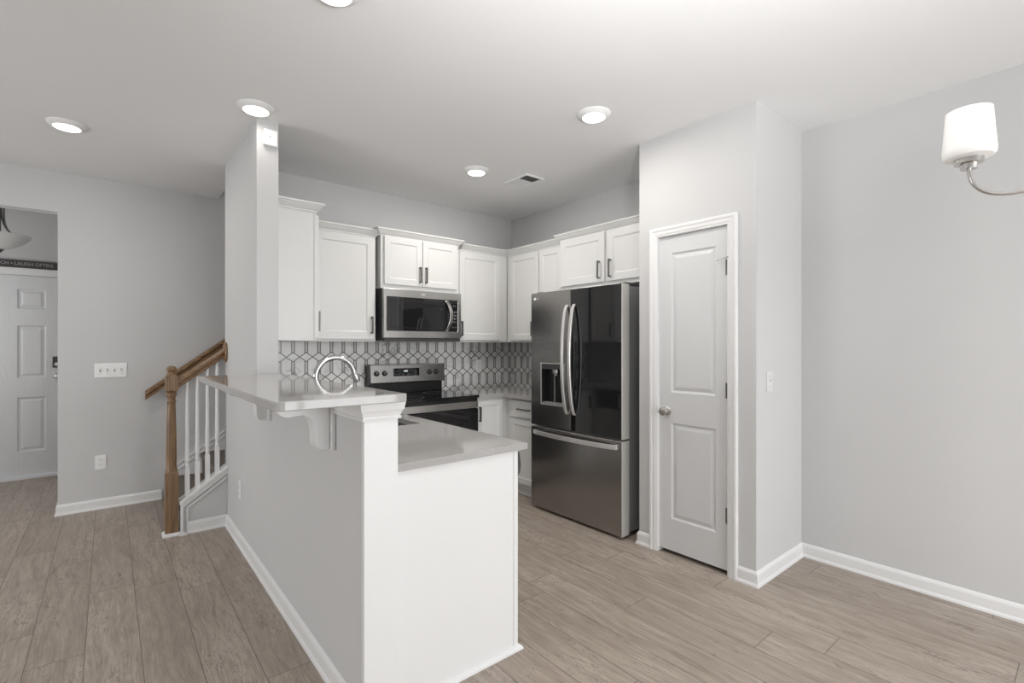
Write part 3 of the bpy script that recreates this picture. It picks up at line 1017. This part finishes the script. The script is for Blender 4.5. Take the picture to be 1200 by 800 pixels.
def bowed(parent, pts, w, m):
    """flat bar, w wide, following points with its flat face to -X"""
    bm = B()
    rows = []
    for (p, side) in pts:
        p, side = Vector(p), Vector(side)
        rows.append([bm.verts.new(q) for q in (p - side * w, p + side * w, p + side * w + Vector((0.016, 0, 0)), p - side * w + Vector((0.016, 0, 0)))])
    for a, b in zip(rows[:-1], rows[1:]):
        for k in range(4): bm.faces.new([a[k], a[(k + 1) % 4], b[(k + 1) % 4], b[k]])
    bm.faces.new(rows[0]); bm.faces.new(rows[-1])
    return obj('handle', bm, m, parent, 0.004)


def bow(t): return min(1.0, math.sin(math.pi * min(max(t, 0.0), 1.0)) ** 0.55)


for (yy, par) in ((2.632, ld), (2.556, rd)):
    pts = []
    for k in range(25):
        t = k / 24
        pts.append(((FX - 0.012 - 0.058 * bow(t), yy, 1.665 - 0.845 * t), (0, 1, 0)))
    bowed(par, pts, 0.013, 'handle')
    # end posts
pts = []
for k in range(25):
    t = k / 24
    pts.append(((FX - 0.014 - 0.048 * bow(t), 3.012 - 0.862 * t, 0.640), (0, 0, 1)))
bowed(fd, pts, 0.017, 'handle')

# ------------------------------------------------------------------ stairs
RISE, RUN, X1 = 0.185, 0.26, 0.385
SL = RISE / RUN
r = thing('staircase', 'carpeted staircase rising behind the oak newel and white balusters', 'stairs', (1.8, 4.79, 0))
for i in range(11):
    x = X1 + RUN * i
    y0, y1 = (4.292, 5.262)
    bm = B()
    box(bm, x + 0.02, x + RUN + 0.02, y0, y1, max(0.0, RISE * (i + 1) - 0.30), RISE * (i + 1))
    box(bm, x, x + 0.02, y0, y1, RISE * (i + 1) - 0.035, RISE * (i + 1))
    obj('step', bm, 'carpet', r, 0.006)
# wall skirt board
def skz(x): return 0.412 + SL * (x - 0.66)
bm = prism(B(), [(0.42, 0.0), (0.42, skz(0.42)), (3.3, skz(3.3)), (3.3, skz(3.3) - 0.35), (0.79, 0.0)], 5.263, 5.279, XZ)
prism(bm, [(0.42, skz(0.42) - 0.001), (0.42, skz(0.42) + 0.012), (3.3, skz(3.3) + 0.012), (3.3, skz(3.3) - 0.001)], 5.256, 5.279, XZ)
prism(bm, [(0.42, skz(0.42) - 0.045), (0.42, skz(0.42) - 0.033), (3.3, skz(3.3) - 0.033), (3.3, skz(3.3) - 0.045)], 5.257, 5.279, XZ)
struct('trim_stair_skirt', bm, 'trim')

# knee wall below the balusters
def cz(x): return 0.235 + SL * (x - 0.392)
struct('wall_stair_knee', prism(B(), [(0.396, 0), (0.687, 0), (0.687, cz(0.687) - 0.045), (0.396, cz(0.396) - 0.045)], 4.19, 4.29, XZ), 'paint')
bm = prism(B(), [(0.390, cz(0.390) - 0.018), (0.390, cz(0.390)), (0.6875, cz(0.6875)), (0.6875, cz(0.6875) - 0.018)], 4.168, 4.292, XZ)
prism(bm, [(0.394, cz(0.394) - 0.052), (0.394, cz(0.394) - 0.018), (0.6875, cz(0.6875) - 0.018), (0.6875, cz(0.6875) - 0.052)], 4.176, 4.1895, XZ)
prism(bm, [(0.432, cz(0.432) - 0.085), (0.432, cz(0.432) - 0.070), (0.6875, cz(0.6875) - 0.070), (0.6875, cz(0.6875) - 0.085)], 4.180, 4.1895, XZ)
prism(bm, [(0.394, 0.0), (0.410, 0.0), (0.410, cz(0.41) - 0.052), (0.394, cz(0.394) - 0.052)], 4.172, 4.1895, XZ)
prism(bm, [(0.428, 0.085), (0.440, 0.085), (0.440, cz(0.44) - 0.080), (0.428, cz(0.428) - 0.080)], 4.182, 4.1895, XZ)
prism(bm, [(0.386, 0.0), (0.430, 0.0), (0.430, 0.016), (0.386, 0.016)], 4.158, 4.1895, XZ)
struct('trim_stair_cap', bm, 'trim')

r = thing('stair_railing', 'oak newel post and sloping rail with four white balusters', 'railing', (0.345, 4.24, 0))
nx, ny, hw = 0.345, 4.235, 0.0385


def square_post(bm, cx, cy, levels):
    rows = []
    for (h, z) in levels:
        rows.append([bm.verts.new((cx + sx * h, cy + sy * h, z)) for sx, sy in ((-1, -1), (1, -1), (1, 1), (-1, 1))])
    for a, b in zip(rows[:-1], rows[1:]):
        for k in range(4): bm.faces.new([a[k], a[(k + 1) % 4], b[(k + 1) % 4], b[k]])
    bm.faces.new(rows[0]); bm.faces.new(rows[-1])
    return bm


np_ = obj('newel_post', square_post(B(), nx, ny, [(hw, 0.016), (hw, 0.446), (hw * 0.82, 0.458)]), 'oak_z', r, 0.002)
obj('turned_shaft', lathe(B(), (nx, ny, 0.456), [(0.0, 0), (0.036, 0), (0.035, 0.012), (0.031, 0.03), (0.0315, 0.10), (0.030, 0.25), (0.0265, 0.40), (0.0245, 0.475), (0.024, 0.482), (0.029, 0.490), (0.029, 0.499), (0.024, 0.507), (0.0255, 0.525), (0.031, 0.535), (0.033, 0.548), (0.029, 0.556), (0.034, 0.565), (0, 0.565)], 28), 'oak_z', np_, smooth=True)
obj('top_block', square_post(B(), nx, ny, [(0.026, 1.018), (0.037, 1.032), (0.037, 1.128), (0.028, 1.142)]), 'oak_z', np_, 0.002)
obj('finial', lathe(B(), (nx, ny, 1.141), [(0, 0), (0.031, 0), (0.031, 0.008), (0.024, 0.014), (0.022, 0.022), (0.030, 0.030), (0.033, 0.040), (0.030, 0.050), (0.018, 0.060), (0, 0.064)], 28), 'oak_z', np_, smooth=True)
obj('base_shoe', square_post(B(), nx, ny, [(0.054, 0.0), (0.054, 0.010), (0.044, 0.022)]), 'trim', np_)
# sloping rail between newel and wing wall
def rail_profile(hh, ww):
    return [(-ww * 0.62, -hh), (ww * 0.62, -hh), (ww * 0.66, -hh * 0.3), (ww, hh * 0.05), (ww, hh * 0.55), (ww * 0.6, hh), (-ww * 0.6, hh), (-ww, hh * 0.55), (-ww, hh * 0.05), (-ww * 0.66, -hh * 0.3)]


def rail(bm, x0, z0, x1, z1, yc, hh, ww):
    rows = []
    for (x, z) in ((x0, z0), (x1, z1)):
        rows.append([bm.verts.new((x, yc + a, z + b)) for (a, b) in rail_profile(hh, ww)])
    n = len(rows[0])
    for k in range(n): bm.faces.new([rows[0][k], rows[0][(k + 1) % n], rows[1][(k + 1) % n], rows[1][k]])
    bm.faces.new(rows[0]); bm.faces.new(rows[1])
    return bm


RS = 0.745
rz = lambda x: 1.078 + RS * (x - 0.382)
obj('handrail', rail(B(), 0.380, rz(0.380), 0.672, rz(0.672), ny, 0.036, 0.03), 'oak_x', r, 0.003)
bm = lathe(B(), (0.687, ny, rz(0.68) + 0.0), [(0, 0), (0.066, 0), (0.066, 0.009), (0.058, 0.016), (0, 0.016)], 32, (-1, 0, 0))
for v in bm.verts: v.co.z = rz(0.68) + (v.co.z - rz(0.68)) * 1.15
obj('rosette', bm, 'oak_z', r, smooth=True)
for bxx in (0.439, 0.502, 0.565, 0.627):
    z0, z1 = cz(bxx) + 0.001, rz(bxx) - 0.034
    bm = square_post(B(), bxx, ny, [(0.0145, z0 - 0.012), (0.0145, z0 + 0.178), (0.011, z0 + 0.190)])
    lathe(bm, (bxx, ny, z0 + 0.188), [(0, 0), (0.0105, 0), (0.0145, 0.014), (0.0135, 0.024), (0.0095, 0.036), (0.0115, 0.046), (0.0145, 0.060), (0.0150, 0.075), (0.0125, 0.20), (0.0095, z1 - z0 - 0.188), (0, z1 - z0 - 0.188)], 16)
    obj('baluster', bm, 'trim', r, smooth=True)

# rail on the far wall
r = thing('wall_handrail', 'oak handrail fixed to the grey wall beside the stairs', 'handrail', (0.3, 5.2, 0.9))
WS = 0.765
wz = lambda x: 0.928 + WS * (x - 0.245)
obj('rail', rail(B(), 0.240, wz(0.240), 2.9, wz(2.9), 5.205, 0.040, 0.028), 'oak_x', r, 0.003)
for bxx in (0.55, 1.5, 2.5):
    bm = tube(B(), [(bxx, 5.2795, wz(bxx) - 0.085), (bxx, 5.24, wz(bxx) - 0.085), (bxx, 5.207, wz(bxx) - 0.06), (bxx, 5.205, wz(bxx) - 0.042)], 0.007, 10)
    lathe(bm, (bxx, 5.2798, wz(bxx) - 0.085), [(0, 0), (0.03, 0), (0.026, 0.006), (0, 0.006)], 20, (0, -1, 0))
    obj('bracket', bm, 'nickel', r, smooth=True)

# ------------------------------------------------------------------ switches, sockets, sensor


def switch_plate(fr, n, label, loc):
    r = thing('light_switch', label, 'light switch', loc, 'switch plates on the walls')
    w = 0.072 + 0.046 * (n - 1)
    bm = fbox(B(), fr, -w / 2, w / 2, -0.059, 0.059, 0.0, 0.0055)
    pl = obj('plate', bm, 'white' if n > 1 else 'plate', r, 0.002)
    for k in range(n):
        u = (k - (n - 1) / 2) * 0.046
        up = (k % 2 == 0)
        bm = fbox(B(), fr, u - 0.0055, u + 0.0055, -0.013, 0.013, 0.0056, 0.0066)
        obj('toggle_slot', bm, 'midgrey' if n > 1 else 'plate', pl)
        bm = B()
        tube(bm, [fr(u, 0.0, 0.0056), fr(u, 0.012 if up else -0.012, 0.019)], [0.0048, 0.0036], 8)
        obj('toggle', bm, 'white', r)
        for s in (-0.03, 0.03):
            bm = lathe(B(), fr(u, s, 0.0054), [(0, 0), (0.0032, 0), (0.0026, 0.0012), (0, 0.0012)], 10, fr.n)
            obj('screw', bm, 'nickel', pl)
    return r


def socket(fr, label, loc):
    r = thing('power_outlet', label, 'power outlet', loc, 'duplex outlets on the walls')
    pl = obj('plate', fbox(B(), fr, -0.036, 0.036, -0.059, 0.059, 0.0, 0.0055), 'white', r, 0.002)
    for s in (-0.021, 0.021):
        rc = obj('receptacle', fbox(B(), fr, -0.017, 0.017, s - 0.015, s + 0.015, 0.0056, 0.0075), 'white', r, 0.003)
        for u, h in ((-0.0065, 0.0045), (0.0065, 0.0035)):
            obj('slot', fbox(B(), fr, u - 0.0012, u + 0.0012, s + 0.003 - h, s + 0.003 + h, 0.0074, 0.0079), 'slot', rc)
        obj('ground_hole', lathe(B(), fr(0, s - 0.008, 0.0074), [(0, 0), (0.0024, 0), (0.0024, 0.0006), (0, 0.0006)], 10, fr.n), 'slot', rc)
    return r


switch_plate(face_front(0.014, 5.2799, 1.144), 4, 'white four-toggle switch plate on the wall left of the stairs', (0.014, 5.28, 1.085))
switch_plate(face_front(2.958, 1.2349, 1.142), 1, 'white single toggle switch plate on the jog right of the pantry door', (2.958, 1.235, 1.083))
socket(face_front(-0.051, 5.2799, 0.386), 'white duplex outlet low on the wall left of the stairs', (-0.051, 5.28, 0.327))
socket(face_front(2.972, 4.1404, 1.143), 'white duplex outlet set in the tiled backsplash', (2.972, 4.14, 1.084))
socket(face_west(0.6879, 3.72, 0.372), 'white duplex outlet low on the half wall side, seen edge on', (0.688, 3.72, 0.313))

r = thing('wall_sensor', 'small white square sensor box at the top of the wing wall end', 'sensor', (0.762, 3.25, 2.56))
hs = obj('housing', bx(0.722, 0.800, 3.221, 3.2499, 2.566, 2.662), 'white', r, 0.005)
obj('indicator', lathe(B(), (0.756, 3.2209, 2.618), [(0, 0), (0.004, 0), (0.003, 0.002), (0, 0.002)], 12, (0, -1, 0)), 'midgrey', hs)

# ------------------------------------------------------------------ ceiling lights, vent
def ceiling_light(x, y, label):
    r = thing('ceiling_light', label, 'ceiling light', (x, y, CEIL), 'round disk lights on the ceiling')
    bm = lathe(B(), (x, y, CEIL - 0.0002), [(0.0, 0), (0.098, 0), (0.098, -0.004), (0.092, -0.010), (0.076, -0.021), (0.068, -0.024), (0.066, -0.021), (0.0, -0.021)], 48)
    obj('trim_ring', bm, 'ceil', r, smooth=True)
    bm = lathe(B(), (x, y, CEIL - 0.0215), [(0, 0), (0.0655, 0), (0.062, -0.004), (0.04, -0.0065), (0, -0.0075)], 40)
    obj('lens', bm, 'lens', r, smooth=True)
    d = bpy.data.lights.new('lamp', 'AREA')
    d.shape, d.size, d.energy, d.color = 'DISK', 0.12, 0.4, (1.0, 0.955, 0.90)
    o = bpy.data.objects.new('lamp', d)
    o.parent = r
    o.location = (0, 0, -0.032)
    o['kind'] = 'helper'
    link(o)
    return r


cl = ceiling_light(0.655, 3.112, 'lit round ceiling light just in front of the wing wall top')
LP = [(-0.20, 4.10, 'lit round ceiling light at far left, before the hall opening'),
      (2.222, 1.925, 'lit round ceiling light in front of the pantry wall'),
      (2.224, 3.130, 'lit round ceiling light beside the ceiling vent'),
      (0.668, 1.885, 'lit round ceiling light cut off by the top edge of the picture')]
for (x, y, lb) in LP:
    c = copy_thing(cl, (x, y, CEIL), lb)
    lamp = [k for k in c.children if k.type == 'LIGHT'][0]
    lamp.data = lamp.data.copy()
    lamp.data.energy = (9.0 if y > 3 else 5.5) if x > 1 else 4.0

r = thing('ceiling_vent', 'white rectangular air register in the kitchen ceiling', 'air vent', (2.667, 3.072, CEIL))
bm = B()
x0, x1, y0, y1 = 2.566, 2.768, 2.925, 3.218
cells(bm, [x0, x0 + 0.022, x1 - 0.022, x1], [y0, y0 + 0.022, y1 - 0.022, y1], lambda a, b: not (x0 + 0.022 < a < x1 - 0.022 and y0 + 0.022 < b < y1 - 0.022), CEIL - 0.012, CEIL - 0.0003, XY)
obj('frame', bm, 'white', r, 0.003)
obj('duct', bx(x0 + 0.023, x1 - 0.023, y0 + 0.023, y1 - 0.023, CEIL - 0.0008, CEIL - 0.0003), 'darkgrey', r)
yc = (y0 + y1) / 2 - 0.01
for k in range(14):
    yy = y0 + 0.030 + k * 0.0178
    tilt = 0.0075 if yy > yc else -0.0075
    bm = B()
    w0 = CEIL - 0.010
    prism(bm, [(yy - tilt, CEIL - 0.0010), (yy - tilt + 0.0014, CEIL - 0.0010), (yy + tilt + 0.0014, w0), (yy + tilt, w0)], x0 + 0.023, x1 - 0.023, YZ)
    obj('louver', bm, 'plate', r)
obj('divider', bx(x0 + 0.023, x1 - 0.023, yc - 0.004, yc + 0.004, CEIL - 0.0068, CEIL - 0.0010), 'white', r)

# ------------------------------------------------------------------ dining chandelier (one arm in view)
FW = Vector((math.cos(YAW), math.sin(YAW), 0))
RT = Vector((math.sin(YAW), -math.cos(YAW), 0))
sh = Vector((1.950, 0.250, 0))
d0 = (RT * 0.906 - FW * 0.42).normalized()
hub = sh + d0 * 0.31
r = thing('chandelier', 'brushed nickel chandelier arm with white glass shade at right edge', 'chandelier', (hub.x, hub.y, CEIL))
obj('canopy', lathe(B(), (hub.x, hub.y, CEIL), [(0, 0), (0.065, 0), (0.062, -0.012), (0.03, -0.028), (0.008, -0.034), (0, -0.034)], 32), 'nickel', r, smooth=True)
obj('stem', tube(B(), [(hub.x, hub.y, CEIL - 0.03), (hub.x, hub.y, 1.80)], 0.007, 12), 'nickel', r, smooth=True)
obj('hub', lathe(B(), (hub.x, hub.y, 1.72), [(0, 0), (0.012, 0.006), (0.028, 0.03), (0.032, 0.06), (0.02, 0.09), (0.008, 0.11), (0, 0.11)], 28), 'nickel', r, smooth=True)
for k in range(3):
    a = k * 2 * math.pi / 3
    e = -d0
    e = Vector((e.x * math.cos(a) - e.y * math.sin(a), e.x * math.sin(a) + e.y * math.cos(a), 0))
    P = lambda s, z: (hub.x + e.x * s, hub.y + e.y * s, z)
    pts = bez(P(0.0, 1.795), P(0.09, 1.835), P(0.12, 1.800), P(0.18, 1.790), 10) + bez(P(0.18, 1.790), P(0.25, 1.778), P(0.31, 1.790), P(0.31, 1.872), 14)[1:]
    am = obj('arm', tube(B(), pts, 0.0055, 12), 'nickel', r, smooth=True)
    c = P(0.31, 1.868)
    obj('socket_cup', lathe(B(), c, [(0, 0), (0.020, 0), (0.021, 0.014), (0.034, 0.016), (0.034, 0.030), (0, 0.030)], 24), 'nickel', am, smooth=True)
    bm = B()
    lathe(bm, c, [(0.0, 0.0305), (0.040, 0.0305), (0.055, 0.034), (0.0605, 0.042), (0.061, 0.055), (0.0525, 0.170), (0.0495, 0.170), (0.057, 0.058), (0.054, 0.042), (0.0, 0.038)], 40)
    obj('glass_shade', bm, 'shade', am, smooth=True)

# ------------------------------------------------------------------ entry: pendant and word sign
lx, ly = -0.73, 6.1
r = thing('ceiling_light', 'unlit nickel pendant with frosted bowl hanging in the entry', 'ceiling light', (lx, ly, CEIL))
obj('canopy', lathe(B(), (lx, ly, CEIL), [(0, 0), (0.07, 0), (0.066, -0.015), (0.03, -0.03), (0, -0.03)], 28), 'pull', r, smooth=True)
obj('stem', tube(B(), [(lx, ly, CEIL - 0.02), (lx, ly, 2.17)], 0.009, 12), 'pull', r, smooth=True)
for k in range(3):
    a = k * 2 * math.pi / 3
    P = lambda s, z: (lx + s * math.cos(a), ly + s * math.sin(a), z)
    for s0 in (0.0, 0.018):
        bm = tube(B(), bez(P(0.012 + s0, 2.60), P(0.0 + s0, 2.44), P(0.03, 2.34 + s0), P(0.105 - s0, 2.315 + s0 * 0.3), 14), 0.0065, 10)
        obj('arm', bm, 'pull', r, smooth=True)
obj('glass_bowl', lathe(B(), (lx, ly, 2.185), [(0, 0), (0.05, 0.006), (0.11, 0.032), (0.165, 0.075), (0.197, 0.115), (0.203, 0.125), (0.196, 0.124), (0.16, 0.085), (0.11, 0.043), (0.05, 0.015), (0, 0.010)], 40), 'bowl', r, smooth=True)
obj('finial', lathe(B(), (lx, ly, 2.155), [(0, 0), (0.012, 0.006), (0.018, 0.018), (0.03, 0.028), (0, 0.031)], 20), 'pull', r, smooth=True)

r = thing('word_sign', 'long dark word sign resting above the front door', 'sign', (-0.875, 6.975, 2.136))
sb = obj('board', bx(-1.35, -0.395, 6.962, 6.982, 2.1365, 2.212), 'sign', r, 0.002)
text('lettering', 'LIVE WELL \u2022 LOVE MUCH \u2022 LAUGH OFTEN', 0.045, (-0.842, 6.961, 2.175), ROT_FRONT, 'signtext', sb, 0.0005, xscale=0.93)
